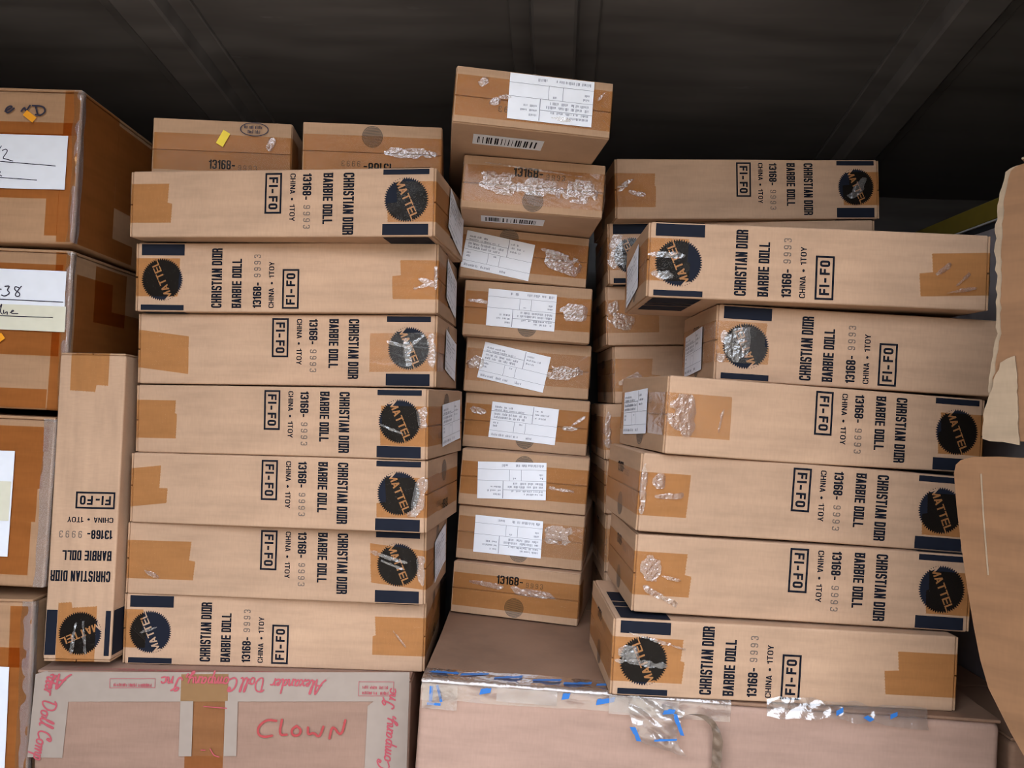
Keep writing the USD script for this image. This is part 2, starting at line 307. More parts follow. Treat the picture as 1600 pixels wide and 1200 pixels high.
def tape_strip(rng, Lx, W, end, zc, wide, lf, lb, crinkle, slope=0.0, off=0.0008):
    """a strip over one end: front face -> corner -> end face -> corner -> back face, ragged at the front"""
    r = 0.0035
    tot = lf + W + lb
    fine = np.arange(-0.05, 0.045, 0.0011); ss = np.unique(np.concatenate([np.linspace(-lf, -0.05, 8) if lf > 0.05 else [-lf], fine, np.linspace(0.045, W + lb, 46)]).round(6)); ss = ss[ss >= -lf - 1e-9]
    vv = np.linspace(-wide / 2, wide / 2, 40)
    S, V = np.meshgrid(ss, vv, indexing='ij')
    k1, k2 = rng.uniform(-0.3, 0.35), rng.uniform(0.0, 0.22)            # two overlapping lengths: a stepped end
    cut = lf * (1 - k2 * (vv > k1 * wide / 2)) - 0.0015 * np.abs(np.sin(vv * 900 + k1 * 9)) + 0.05 * lf * (vv / wide)
    S = np.maximum(S, -cut[None, :])
    q = math.pi * r / 4
    def corner(T):                                                       # along one face, round the corner, along the next
        a = np.clip((T + q) / (2 * q), 0, 1) * math.pi / 2
        return r - r * np.sin(a) + np.maximum(-q - T, 0), r - r * np.cos(a) + np.maximum(T - q, 0), -np.sin(a), -np.cos(a)
    x1, y1, n1, m1 = corner(S); x2, y2, n2, m2 = corner(W - S)
    first = S < W / 2
    x, y, nx, ny = np.where(first, x1, x2), np.where(first, y1, W - y2), np.where(first, n1, n2), np.where(first, m1, -m2)
    h = np.zeros_like(S) + off
    for _ in range(int(crinkle * 26)):
        cs = rng.gauss(0.002, 0.018) if rng.random() < 0.6 else rng.uniform(-lf * 0.8, W); cv = rng.uniform(-wide / 2, wide / 2); a = rng.gauss(0, 0.45) + (math.pi / 2 if rng.random() < 0.25 else 0)
        ln, wd, A = rng.uniform(0.008, 0.028), rng.uniform(0.0014, 0.0034), rng.uniform(0.0002, 0.0008)
        u = (S - cs) * math.cos(a) + (V - cv) * math.sin(a); w = -(S - cs) * math.sin(a) + (V - cv) * math.cos(a)
        h += A * np.clip(1 - np.abs(w) / wd, 0, 1) * np.clip(1 - (u / ln) ** 2, 0, 1)
    edge = np.clip(1.0 - (np.abs(V) / (wide / 2)) ** 8, 0.15, 1); h = off + (h - off) * edge
    P = np.stack([x + nx * h, y + ny * h, zc + V + slope * S * (S < 0.06)], -1)
    if end: P[..., 0] = Lx - P[..., 0]
    return grid_mesh(P)
def end_point(end, Lx, W, h, v, off):
    """a point h from the left and v up on an end face, seen from outside"""
    h, v = np.asarray(h), np.asarray(v)
    return np.stack([np.full(h.shape, -off) if not end else np.full(h.shape, Lx + off), (W - h) if not end else h, v], -1)
def shipping_label(rng, parent, warp, end, W, cx, cz, ang, w=0.104, hgt=0.056, flip=False, curl=0.0, off=0.0017):
    c, s = math.cos(math.radians(ang)), math.sin(math.radians(ang))
    def put(xy, o=off):
        xy = np.asarray(xy, float) - (w / 2, hgt / 2)
        if flip: xy = -xy
        return warp(end_point(end, L, W, cx + c * xy[..., 0] - s * xy[..., 1], cz + s * xy[..., 0] + c * xy[..., 1], o + curl * (xy[..., 0] / w) ** 2))
    g = np.stack(np.meshgrid(np.linspace(0, w, 9), np.linspace(0, hgt, 6), indexing='ij'), -1)
    top = grid_mesh(put(g)); low = grid_mesh(put(g, off - 0.0004))
    lab = part(parent, 'shipping_label', cat([top, low]), 'paper', 'white printed paper label')
    q = [sbox(0, hgt * 0.20, w, hgt * 0.208), sbox(0, hgt * 0.50, w, hgt * 0.508), sbox(w * .36, hgt * .2, w * .366, hgt * .5), sbox(w * .53, hgt * .2, w * .536, hgt * .5), sbox(0, hgt * .74, w * .62, hgt * .752), sbox(w * .62, hgt * .5, w * .63, hgt * .98)]
    for (x, y, ln, hh) in ((.04, .06, .40, .0042), (.56, .06, .10, .0042), (.05, .84, .26, .0032), (.05, .76, .44, .003), (.05, .64, .50, .0038), (.05, .55, .46, .0038), (.05, .40, .07, .0032), (.05, .31, .06, .0032), (.66, .85, .10, .003), (.66, .75, .2, .003), (.66, .65, .15, .003), (.44, .42, .04, .003)):
        q += [affinity.translate(b, x * w, y * hgt) for b in squiggle(rng, length=ln * w, h=hh)]
    part(lab, 'label_print', cat([flat(b, lambda v: put(v, off + 0.0003)) for b in q]), 'print_grey', 'grey small print and ruled boxes')
GLINTS = {
 'L2': [('F', .383, .45, .030, .008, -20), ('F', .380, .38, .025, .006, 18), ('F', .397, .50, .006, .030, 0)],
 'L3': [('F', .3935, .48, .013, .048, 4), ('F', .362, .50, .012, .040, 8), ('F', .350, .58, .050, .005, -16), ('F', .372, .62, .030, .005, 40)],
 'L4': [('F', .394, .62, .016, .030, 10), ('F', .355, .42, .035, .004, -20)], 'L5': [('F', .391, .50, .018, .052, -10), ('F', .384, .28, .020, .010, 20)],
 'L6': [('F', .394, .46, .014, .040, 0), ('F', .350, .64, .055, .006, -16), ('F', .360, .52, .040, .004, -20), ('F', .040, .28, .030, .006, -20)],
 'L7': [('F', .365, .48, .004, .030, 40), ('F', .035, .50, .030, .004, 20)],
 'R1': [('F', .012, .50, .020, .005, 32), ('F', .016, .58, .030, .006, 28), ('F', .030, .42, .046, .008, -14), ('F', .365, .52, .020, .040, -35)],
 'R2': [('F', .022, .56, .044, .008, 0), ('F', .014, .30, .034, .012, -8), ('F', .345, .52, .022, .006, 40), ('F', .368, .40, .022, .006, 45), ('F', .365, .25, .040, .005, 12)],
 'R3': [('F', .024, .50, .036, .046, 0), ('F', .008, .30, .012, .012, 0)], 'R4': [('F', .019, .50, .034, .050, 0), ('F', .066, .50, .004, .034, -10)],
 'R5': [('F', .005, .50, .009, .066, 0), ('F', .022, .66, .016, .018, 0), ('F', .036, .48, .034, .008, 6)],
 'R6': [('F', .022, .58, .030, .030, 0), ('F', .045, .46, .025, .004, -10), ('F', .030, .24, .050, .008, -25)],
 'R7': [('F', .034, .44, .062, .008, -4), ('F', .020, .56, .026, .018, 0), ('F', .050, .74, .070, .004, -14)],
 'B1': [('F', .013, .52, .026, .052, 0)], 'B2': [('F', .012, .62, .018, .024, 0), ('F', .024, .40, .046, .024, -20)], 'B3': [('F', .032, .36, .044, .026, 25)], 'B4': [('F', .006, .5, .012, .06, 0)],
 'M1': [('E', .050, .42, .014, .010, 5), ('E', .062, .52, .018, .006, 5), ('E', .035, .74, .014, .010, 40), ('E', .135, .24, .030, .007, -4), ('E', .180, .72, .020, .004, 55)],
 'M2': [('E', .050, .50, .052, .030, -3), ('E', .105, .48, .060, .024, -3), ('E', .158, .46, .056, .032, -3), ('E', .095, .80, .150, .003, -4)],
 'M3': [('E', .140, .64, .050, .006, -8), ('E', .155, .44, .060, .028, -14)], 'M4': [('E', .168, .54, .044, .026, 0), ('E', .022, .62, .036, .007, -4)],
 'M5': [('E', .155, .46, .056, .022, 0), ('E', .016, .56, .026, .022, 0)], 'M6': [('E', .166, .48, .030, .007, 0), ('E', .178, .62, .030, .005, 40), ('E', .020, .68, .034, .010, -10)],
 'M7': [('E', .155, .42, .040, .006, -4)], 'M8': [('E', .156, .62, .046, .028, 0)], 'M9': [('E', .055, .62, .056, .008, -4), ('E', .130, .54, .080, .012, -4)],
 'T1': [('E', .165, .64, .012, .020, -30)], 'T2': [('E', .150, .52, .084, .014, 0)], 'V': [('F', .372, .62, .050, .005, 8), ('F', .372, .45, .050, .006, -6)]}
def wrinkle(seed, put, cx, cz, w, h, ang):
    """a lifted, crumpled bubble of film: a ragged scrap of strongly creased sheet"""
    nu, nv = max(6, int(w / .0008)), max(4, int(h / .0008)); u, v = np.meshgrid(np.linspace(-.5, .5, nu + 1), np.linspace(-.5, .5, nv + 1), indexing='ij')
    c, q = math.cos(math.radians(ang)), math.sin(math.radians(ang)); X, Z = cx + u * w * c - v * h * q, cz + u * w * q + v * h * c
    n = meshkit.fbm(np.stack([X * 190, Z * 190, 0 * X + seed * 1.3], -1), 3, seed); r = 1 - np.abs(2 * n - 1)
    big = meshkit.noise(np.stack([X * 120, Z * 120, 0 * X + seed], -1), seed + 5)
    P = put(X.ravel(), Z.ravel(), (.0015 + .0022 * r * np.clip(1.1 - (2 * u) ** 4, 0, 1)).ravel()).reshape(nu + 1, nv + 1, 3)
    m = grid_mesh(P); keep = ((2 * u) ** 2 + (2 * v) ** 2 * .8 + (big - .5) * 1.5 < .95).astype(int); k = keep[:-1, :-1] * keep[1:, :-1] * keep[1:, 1:] * keep[:-1, 1:]
    f = m.faces[np.r_[k.ravel(), k.ravel()] > 0]
    m = trimesh.Trimesh(m.vertices, f, process=False); m.remove_unreferenced_vertices(); return m
def seal_shape(r=0.0282):
    n = 58; pts = []
    for i in range(n):
        for k, rr in ((0, 0.90), (0.5, 1.0)): a = (i + k) / n * 2 * math.pi; pts.append((r * rr * math.cos(a), r * rr * math.sin(a)))
    tx = text('MATTEL', 0.0098, 0.0535, w=0.62, t=0.17, gap=0.09)
    tx = affinity.rotate(affinity.translate(tx, -0.0268, -0.0040), -66, origin=(0, 0))
    return Polygon(pts).difference(tx)
SEAL = seal_shape()
def faint_seal(r=0.0145):
    q = [Point(0, 0).buffer(r, 12).difference(Point(0, 0).buffer(r * 0.93, 12))]
    for i in range(-9, 10): 
        y = i * r / 10; x = math.sqrt(max(0, (r * 0.92) ** 2 - y * y)); q.append(sbox(-x, y - r * 0.036, x, y + r * 0.036))
    return unary_union(q)
FAINT = faint_seal()
ROT = lambda g: affinity.rotate(g, -90, origin=(0, 0))                   # reading downwards
def toy_carton(key, M, H, label, group, style='side', flip=False, seed=1, ends=(1, 1), labels=(), text_up=True, end_print=True, tint='kraft', crinkle=(1, 1), date='9993', stripes_top=True, extra=None, front_tape=(0.058, 0.062), slopes=(0.0, 0.0)):
    """one long toy carton. Its own frame: x along the printed face, y into the stack, z up; the printed face is y = 0."""
    rng = random.Random(seed); warp = warper(seed, 0.0011)
    t = thing('toy_carton', label, 'cardboard box', group, M)
    P = lambda name, m, mt, lab=None, parent=None, smooth=False: part(parent or t, name, bend(m, warp), mt, lab, smooth)
    FT = 0.0026
    P('body', rbox(FT, 0, 0, L - FT, Wd, H, 0.0028, (20, 10, 8)), tint, smooth=40)
    seam = H * (0.5 + rng.uniform(-0.03, 0.03))
    for e in (0, 1):
        x0, x1 = (0.0, FT) if e == 0 else (L - FT, L)
        P('end_flap', rbox(x0, 0.0012, 0.0010, x1, Wd - 0.0012, seam - 0.0007, 0.0009, (2, 10, 5)), 'kraft_flap', smooth=40)
        P('end_flap', rbox(x0, 0.0012, seam + 0.0007, x1, Wd - 0.0012, H - 0.0010, 0.0009, (2, 10, 5)), 'kraft_flap', smooth=40)
    # printing on the long face, as a design in (X right, Y up), turned half a turn when flipped
    def face(v, off=0.0005):
        v = np.asarray(v, float); X, Y = (L - v[:, 0], H - v[:, 1]) if flip else (v[:, 0], v[:, 1])
        return np.stack([X, np.full(len(X), -off), Y], -1)
    top = H * 0.935
    def down(shape, X, Y=top): return affinity.translate(ROT(shape), X, Y)
    if style == 'side':
        fr = sbox(0.1815, top - 0.0505, 0.2035, top + 0.001).difference(sbox(0.1838, top - 0.0482, 0.2012, top - 0.0013))
        fifo = unary_union([fr, down(text('FI-FO', 0.0118, 0.0405, w=0.62, t=0.21, gap=0.16), 0.1866, top - 0.0045)])
        P('stock_mark', flat(fifo, face), 'ink', 'black framed letters')
        dot = down(text('CHINA • 1TOY', 0.0068, 0.0600, w=0.60, t=0.15, gap=0.10), 0.2145)
        P('origin_lettering', flat(dot, face), 'ink'); 
        P('number_lettering', flat(down(text('13168-', 0.0112, 0.0345, t=0.17), 0.2310), face), 'ink')
        P('date_stamp', flat(unary_union([down(text(c, 0.0088, 0.0046, w=0.55, t=0.13), 0.2325, top - 0.0400 - 0.0083 * i) for i, c in enumerate(date)]), face), 'date_ink', 'faint grey stamped digits')
        P('name_lettering', flat(down(text('BARBIE DOLL', 0.0126, 0.0640, t=0.172), 0.2575), face), 'ink')
        P('name_lettering', flat(down(text('CHRISTIAN DIOR', 0.0138, 0.0775, t=0.172), 0.2835), face), 'ink')
        P('seal_emblem', flat(affinity.translate(SEAL, 0.3635, H * 0.535), face), 'navy_ink', 'dark round toothed seal')
        a, b = 0.334, 0.3915
        P('colour_bar', flat(sbox(a, H * 0.90, b, H - 0.0022), face), 'navy_ink', 'navy bar along the box edge')
        P('colour_bar', flat(sbox(a, 0.0022, b, H * 0.185), face), 'navy_ink', 'navy bar along the box edge')
        for z, o in ((H + 0.0005, 1), (-0.0005, 0)):                       # the bars run on over the top and the underside
            def lid(v, z=z):
                X = L - v[:, 0] if flip else v[:, 0]; return np.stack([X, v[:, 1], np.full(len(X), z)], -1)
            for y0, y1 in ((0.0022, 0.050), (0.054, 0.074), (0.079, 0.125)): P('colour_bar', flat(sbox(a, y0, b, y1), lid), 'navy_ink')
    for e in (0, 1):
        if not ends[e]: continue
        # the end: number on one flap, faint round seal on the other
        if end_print and key != 'M3':
            up = text_up if e == 0 else not text_up
            W = Wd
            def epr(v, off=0.0006, e=e, up=up):
                v = np.asarray(v, float); h, z = (v[:, 0], v[:, 1]) if up else (W - v[:, 0], H - v[:, 1])
                return end_point(e, L, W, h, z, off)
            P('number_lettering', flat(affinity.translate(text('13168-', 0.0125, 0.042, t=0.155), 0.069, H * 0.655), epr), 'ink')
            P('date_stamp', flat(unary_union([affinity.translate(text(c, 0.0075, 0.0042, w=0.55, t=0.13), 0.114 + 0.0072 * i, H * 0.635) for i, c in enumerate(date)]), epr), 'date_ink')
            P('seal_emblem', flat(affinity.translate(FAINT, 0.098, H * 0.22), epr), 'faint_ink', 'faint grey round seal')
        lf = front_tape[e] * rng.uniform(0.92, 1.08); cr = crinkle[e]
        P('packing_tape', tape_strip(rng, L, Wd, e, H * 0.49 + rng.uniform(-0.002, 0.002), 0.050, lf, 0.05, cr, slopes[e]), 'tape_crinkled' if cr > 1.4 else 'tape', 'clear glossy tape over the flap seam', smooth=True)
    if key == 'M3': P('seal_emblem', flat(affinity.translate(FAINT, .071, H * .83), lambda v: end_point(0, L, Wd, v[:, 0], v[:, 1], .0006)), 'faint_ink', 'faint grey round seal')
    for (e, cx, cz, ang, fl, curl) in labels: shipping_label(rng, t, warp, e, Wd, cx, H * cz, ang, flip=fl, curl=curl)
    for i, (where, cx, cz, w, h, ang) in enumerate(GLINTS.get(key, ())):
        if where == 'F': put = lambda X, Z, o: np.stack([X, -o, Z], -1)
        else: put = lambda X, Z, o: end_point(0, L, Wd, X, Z, o)
        m = wrinkle(seed * 7 + i, put, cx, H * cz, w, h, ang)
        if len(m.faces) > 4: P('tape_wrinkle', m, 'tape_glint', 'crumpled shiny bit of tape', smooth=True)
    if extra: extra(t, P, rng, H, warp)
    return t
S_ = 1.0
# name: x, y, z of the lower front left corner, height, yaw, roll (measured in metres)
LEFT = {'L1': (-0.4985, 1.0272, 0.1962, 0.0858, -6.60, -0.23), 'L2': (-0.4986, 1.0456, 0.1025, 0.0907, -2.87, -0.59), 'L3': (-0.4984, 1.0601, 0.0079, 0.0937, -3.49, -0.66), 'L4': (-0.5001, 1.0635, -0.0820, 0.0895, -8.68, -0.44), 'L5': (-0.5016, 1.0586, -0.1742, 0.0918, -7.09, -0.34), 'L6': (-0.5064, 1.0634, -0.2690, 0.0944, -3.19, 0.01), 'L7': (-0.5083, 1.0654, -0.3620, 0.0926, -0.16, 0.15)}
RIGHTS = {'R1': (0.1437, 1.1733, 0.2690, 0.0893, 3.38, -1.96), 'B1': (0.1383, 1.2004, 0.1756, 0.0928, -0.73, -1.87), 'B2': (0.1392, 1.2164, 0.0854, 0.0898, 0.32, -1.86), 'B3': (0.1522, 1.2251, -0.0033, 0.0884, 0.84, -1.90), 'B4': (0.1397, 1.2093, -0.0879, 0.0838, 0.22, -1.50), 'B5': (0.1420, 1.2190, -0.1712, 0.0829, 0.40, -0.50), 'B6': (0.1440, 1.2170, -0.2583, 0.0867, -0.40, 0.60), 'B7': (0.1420, 1.2210, -0.3352, 0.0765, 0.00, 1.60), 'R2': (0.1528, 0.9370, 0.1239, 0.0890, -0.58, 1.14), 'R3': (0.2408, 0.9667, 0.0296, 0.0921, -0.70, 2.20), 'R4': (0.1731, 0.9212, -0.0589, 0.0911, 7.50, 2.65), 'R5': (0.1455, 0.9310, -0.1492, 0.0911, 3.65, 3.08), 'R6': (0.1431, 0.9365, -0.2441, 0.0904, 1.50, 2.49), 'R7': (0.1187, 0.9218, -0.3344, 0.0871, 1.33, 1.96)}
MIDDLE = {'M1': (-0.0825, 0.9633, 0.3335, 0.0698, 5.43, 3.10), 'M2': (-0.0790, 1.0835, 0.2582, 0.0737, 1.60, 2.80), 'M3': (-0.0855, 1.1930, 0.1807, 0.0766, 7.40, 2.60), 'M4': (-0.0806, 1.2088, 0.0955, 0.0845, 1.32, 2.60), 'M5': (-0.0779, 1.2344, 0.0108, 0.0840, 2.15, 2.80), 'M6': (-0.0790, 1.2519, -0.0759, 0.0863, -3.54, 3.00), 'M7': (-0.0807, 1.2192, -0.1620, 0.0857, -5.11, 3.00), 'M8': (-0.0838, 1.2321, -0.2455, 0.0824, -8.94, 2.80), 'M9': (-0.0878, 1.2233, -0.3253, 0.0777, -10.94, 2.40), 'T1': (-0.4967, 1.0763, 0.2832, 0.0866, 5.00, 0.03), 'T2': (-0.2891, 1.0604, 0.2832, 0.0802, 4.50, -0.30)}
def side(key, label, group, **kw):
    x, y, z, H, yaw, roll = (LEFT if key in LEFT else RIGHTS)[key]
    return toy_carton(key, mat(x, y, z, yaw, roll), H, label, group, **kw)
def endwise(key, label, group, **kw):
    x, y, z, H, yaw, roll = MIDDLE[key]
    k = 0.954 if key[0] == 'T' else 1.0
    Q = np.array([[0, -k, 0, Wd * k], [1, 0, 0, 0], [0, 0, 1, 0], [0, 0, 0, 1.0]])          # x runs into the stack; the end x = 0 faces the camera
    return toy_carton(key, mat(x, y, z, yaw, roll) @ Q, H, label, group, style='plain', ends=(1, 0), front_tape=(0.05, 0.05), **kw)
GL, GM, GR, GB = 'printed toy cartons of the left stack', 'toy cartons of the middle stack seen end on', 'printed toy cartons of the right front stack', 'toy cartons of the back right stack'
side('L1', 'long printed toy carton, topmost of the left stack, toothed seal at its right end', GL, seed=11, labels=((1, .125, .50, -12, False, .004),), crinkle=(.2, .6))
side('L2', 'long toy carton printed upside down, second from top of the left stack, seal at left', GL, seed=12, flip=True, labels=((1, .120, .52, -10, False, .003),), crinkle=(.4, 1.0))
side('L3', 'third carton from the top of the left stack, crinkled shiny tape across its seal', GL, seed=13, labels=((1, .115, .5, -8, False, .003),), crinkle=(.8, 2.2), front_tape=(.07, .088), slopes=(.12, .02))
side('L4', 'fourth carton from the top of the left stack, white label on its right end', GL, seed=14, labels=((1, .122, .5, 4, False, .002),), crinkle=(.3, 1.2))
side('L5', 'fifth carton from the top of the left stack, clear tape crumpled beside its seal', GL, seed=15, crinkle=(.3, 1.3), front_tape=(.058, .068), slopes=(-.12, .02))
side('L6', 'sixth carton from the top of the left stack, wide tape patch at its left end', GL, seed=16, labels=((1, .115, .5, 6, False, .003),), crinkle=(.4, 1.3), front_tape=(.095, .078), slopes=(0, -.1))
side('L7', 'lowest carton of the left stack, printed upside down, resting on the red lettered carton', GL, seed=17, flip=True, crinkle=(.5, .9), front_tape=(.03, .075))
def barcode(t, P, rng, H, warp):
    def under(v, z=-0.0006): return np.stack([v[:, 1], Wd - v[:, 0], np.full(len(v), z)], -1)
    lab = P('barcode_label', flat(sbox(.028, .034, .118, .074), under), 'paper', 'white barcode sticker on the underside')
    q, x = [], .034
    while x < .108:
        w = rng.choice((.0007, .0012, .002)); q.append(sbox(x, .042, x + w, .067)); x += w + rng.choice((.0008, .0014, .0036))
    P('barcode_print', flat(unary_union(q), lambda v: under(v, -0.0009)), 'ink', parent=lab)
endwise('M1', 'topmost carton of the middle stack, white label and a barcode under its overhang', GM, seed=31, labels=((0, .118, .56, 0, True, .001),), text_up=False, crinkle=(1.1, 0), extra=barcode)
endwise('M2', 'second carton from the top of the middle stack, covered in white glaring tape', GM, seed=32, crinkle=(2.6, 0), extra=barcode)
endwise('M3', 'third carton from the top of the middle stack, label tilted down to the right', GM, seed=33, labels=((0, .056, .47, -7, False, .0),), text_up=False, crinkle=(1.3, 0))
endwise('M4', 'fourth carton from the top of the middle stack, straight label over its number', GM, seed=34, labels=((0, .088, .52, -1, True, .0),), crinkle=(1.2, 0))
endwise('M5', 'fifth carton from the top of the middle stack, strongly tilted label at centre left', GM, seed=35, labels=((0, .076, .50, -9, False, .0),), crinkle=(1.5, 0), end_print=False)
endwise('M6', 'sixth carton from the top of the middle stack, label between number and faint seal', GM, seed=36, labels=((0, .094, .51, -2.5, False, .0),), crinkle=(1.1, 0))
endwise('M7', 'seventh carton from the top of the middle stack, label level over upside down number', GM, seed=37, labels=((0, .080, .50, 3.5, True, .0),), text_up=False, crinkle=(1.0, 0))
endwise('M8', 'eighth carton from the top of the middle stack, crumpled clear tape right of its label', GM, seed=38, labels=((0, .080, .50, 0, True, .0),), crinkle=(1.6, 0))
endwise('M9', 'lowest carton of the middle stack, no label, black number above the taped seam', GM, seed=39, crinkle=(1.1, 0))
def t1(t, P, rng, H, warp):
    E = lambda v, o=.0026: end_point(0, L, Wd, v[:, 0], v[:, 1], o)
    P('price_sticker', flat(affinity.rotate(sbox(.0935, H * .58, .1045, H * .82), -28), E), 'yellow_sticker', 'small yellow sticker')
    el = affinity.translate(affinity.scale(Point(0, 0).buffer(1, 16), .020, .0095), .142, H * .865)
    q = [el.difference(affinity.scale(el, .93, .88))] + [affinity.translate(b, .128, H * .875) for b in squiggle(rng, length=.024, h=.005)] + [affinity.translate(b, .133, H * .80) for b in squiggle(rng, length=.018, h=.005)]
    P('pen_mark', flat(unary_union(q), E), 'pen_ink', 'oval pen mark with scribbled writing')
    P('number_lettering', flat(affinity.translate(text('13168-', .0125, .038, t=.155), .080, H * .22), lambda v: E(v, .0006)), 'ink')
    P('date_stamp', flat(unary_union([affinity.translate(text(c, .0075, .0042, w=.55, t=.13), .121 + .0072 * i, H * .21) for i, c in enumerate('9993')]), lambda v: E(v, .0006)), 'date_ink')
GT = 'toy cartons on top of the left stack'
endwise('T1', 'carton end with a yellow sticker, standing on top of the left stack', GT, seed=41, end_print=False, crinkle=(.7, 0), extra=t1)
endwise('T2', 'carton end with a faint seal and upside down number, on top of the left stack', GT, seed=42, text_up=False, crinkle=(.9, 0))
side('R1', 'topmost right carton, smaller in view, set back, seal at its right end', GB, seed=51, crinkle=(1.3, 1.4), front_tape=(.062, .06))
side('B1', 'carton behind the upper right stack showing part of a seal under shiny tape', GB, seed=52, flip=True, crinkle=(1.6, 1.6))
side('B2', 'blank carton end behind the right stack, second below the set back top carton', GB, seed=53, crinkle=(1.6, 1.0), front_tape=(.08, .06))
side('B3', 'blank carton end behind the right stack with shiny tape, third below the set back carton', GB, seed=54, crinkle=(1.6, 1.0), front_tape=(.08, .06))
side('B4', 'carton in the dark gap behind the right stack, silvery tape at its left end', GB, seed=55, crinkle=(1.8, 1.0), front_tape=(.08, .06))
side('B5', 'carton low in the dark gap, fifth below the set back top right carton', GB, seed=56, crinkle=(1.5, 1.0))
side('B6', 'carton low in the dark gap, sixth below the set back top right carton', GB, seed=57, crinkle=(1.5, 1.0))
side('B7', 'lowest carton in the dark gap behind the right front stack', GB, seed=58, crinkle=(1.5, 1.0))
side('R2', 'topmost carton of the right front stack, jutting left, seal at its left end', GR, seed=61, flip=True, labels=((0, .080, .45, 8, False, .001),), crinkle=(1.3, .9), front_tape=(.05, .085), slopes=(0, .06))
side('R3', 'second carton of the right front stack, shoved to the right, printed upside down', GR, seed=62, flip=True, labels=((0, .080, .42, 4, False, .002),), crinkle=(1.9, .5), front_tape=(.07, .06))
side('R4', 'third carton of the right front stack, white label on its left end, silvery tape', GR, seed=63, labels=((0, .075, .5, 3, False, .002),), crinkle=(1.7, .5), front_tape=(.085, .06))
side('R5', 'fourth carton from the top of the right front stack, stepped tape at its left end', GR, seed=64, crinkle=(1.3, .5), front_tape=(.058, .06))
side('R6', 'fifth carton of the right front stack, just above the lowest one', GR, seed=65, crinkle=(1.3, .5), front_tape=(.07, .06))
side('R7', 'lowest carton of the right front stack, upside down print, bars on its top edge', GR, seed=66, flip=True, crinkle=(1.2, .3), front_tape=(.085, .085))
# the carton standing on its end between the brown cartons and the left stack
Qv = np.array([[0, 0, 1, 0], [0, 1, 0, 0], [-1, 0, 0, L], [0, 0, 0, 1.0]])
toy_carton('V', mat(-.5970, 1.0380, -.3530, 0, -.2, -2.2) @ Qv, .0872, 'toy carton standing upright on its end beside the left stack, seal at the bottom', 'upright toy carton', seed=71, crinkle=(.4, 1.4), front_tape=(.05, .075))

# ------------------------------------------------------------------ brown cartons at the left
def strip(x0, z0, x1, z1, y=-0.0012, seed=0, amp=0.0004, n=(14, 10)):
    X, Z = np.meshgrid(np.linspace(x0, x1, n[0]), np.linspace(z0, z1, n[1]), indexing='ij')
    Y = y - amp * meshkit.noise(np.stack([X * 90, Z * 90, 0 * X + seed], -1))
    return grid_mesh(np.stack([X, Y, Z], -1))
def edge_film(Wx, H, wf, ws, seed, off=0.0016):
    """silvery tape folded round the front right upright edge"""
    s = np.linspace(-wf, ws, 26); z = np.linspace(0.002, H - 0.002, 70); S, Z = np.meshgrid(s, z, indexing='ij')
    w = 0.004 * (meshkit.noise(np.stack([S * 0, Z * 40, S * 0 + seed], -1)) - 0.5); S2 = S + w * (np.abs(S) / wf)
    h = off + 0.0014 * meshkit.noise(np.stack([S * 160, Z * 70, 0 * S + seed], -1)) * np.clip(1.15 - np.abs(S) / wf, 0, 1)
    P = np.stack([np.where(S2 < 0, Wx + S2, Wx + h), np.where(S2 < 0, -h, S2), Z], -1)
    return grid_mesh(P)
def hand(strokes, s, ox, oz, w=0.0012): return pen([[(ox + x * s, oz + z * s) for x, z in q] for q in strokes], w)
def front(v, off=0.0030): return np.stack([v[:, 0], np.full(len(v), -off), v[:, 1]], -1)
def brown(key, x, y, z, Wx, D, H, rot, label, seed, paint):
    t = thing('brown_carton', label, 'cardboard box', 'brown cartons stacked at the left', mat(x, y, z, *rot))
    warp = warper(seed, 0.002, 4.0)
    P = lambda name, m, mt, lab=None, parent=None, smooth=False: part(parent or t, name, bend(m, warp), mt, lab, smooth)
    P('body', rbox(0, 0, 0, Wx, D, H - .004, .005, (14, 10, 10)), 'brown_card', smooth=40)
    hx = Wx * 0.5 - 0.0008
    P('top_flap', rbox(.001, .001, H - .0039, Wx - .001, D * .5 - .0008, H, .0012, (14, 6, 2)), 'brown_card', smooth=40)
    P('top_flap', rbox(.001, D * .5 + .0008, H - .0039, Wx - .001, D - .001, H, .0012, (14, 6, 2)), 'brown_card', smooth=40)
    paint(t, P, Wx, D, H)
    return t
PX = 0.000835                                                            # metres per photo pixel on these fronts
def side_tapes(P, Wx, D, H, rects):
    for i, (y0, z0, y1, z1) in enumerate(rects):
        m = strip(y0, z0, y1, z1, seed=i); v = m.vertices.copy(); m = trimesh.Trimesh(np.stack([Wx - v[:, 1], v[:, 0], v[:, 2]], -1), m.faces, process=False)
        P('tape_band', m, 'tape_amber', 'brown tape on the right side')
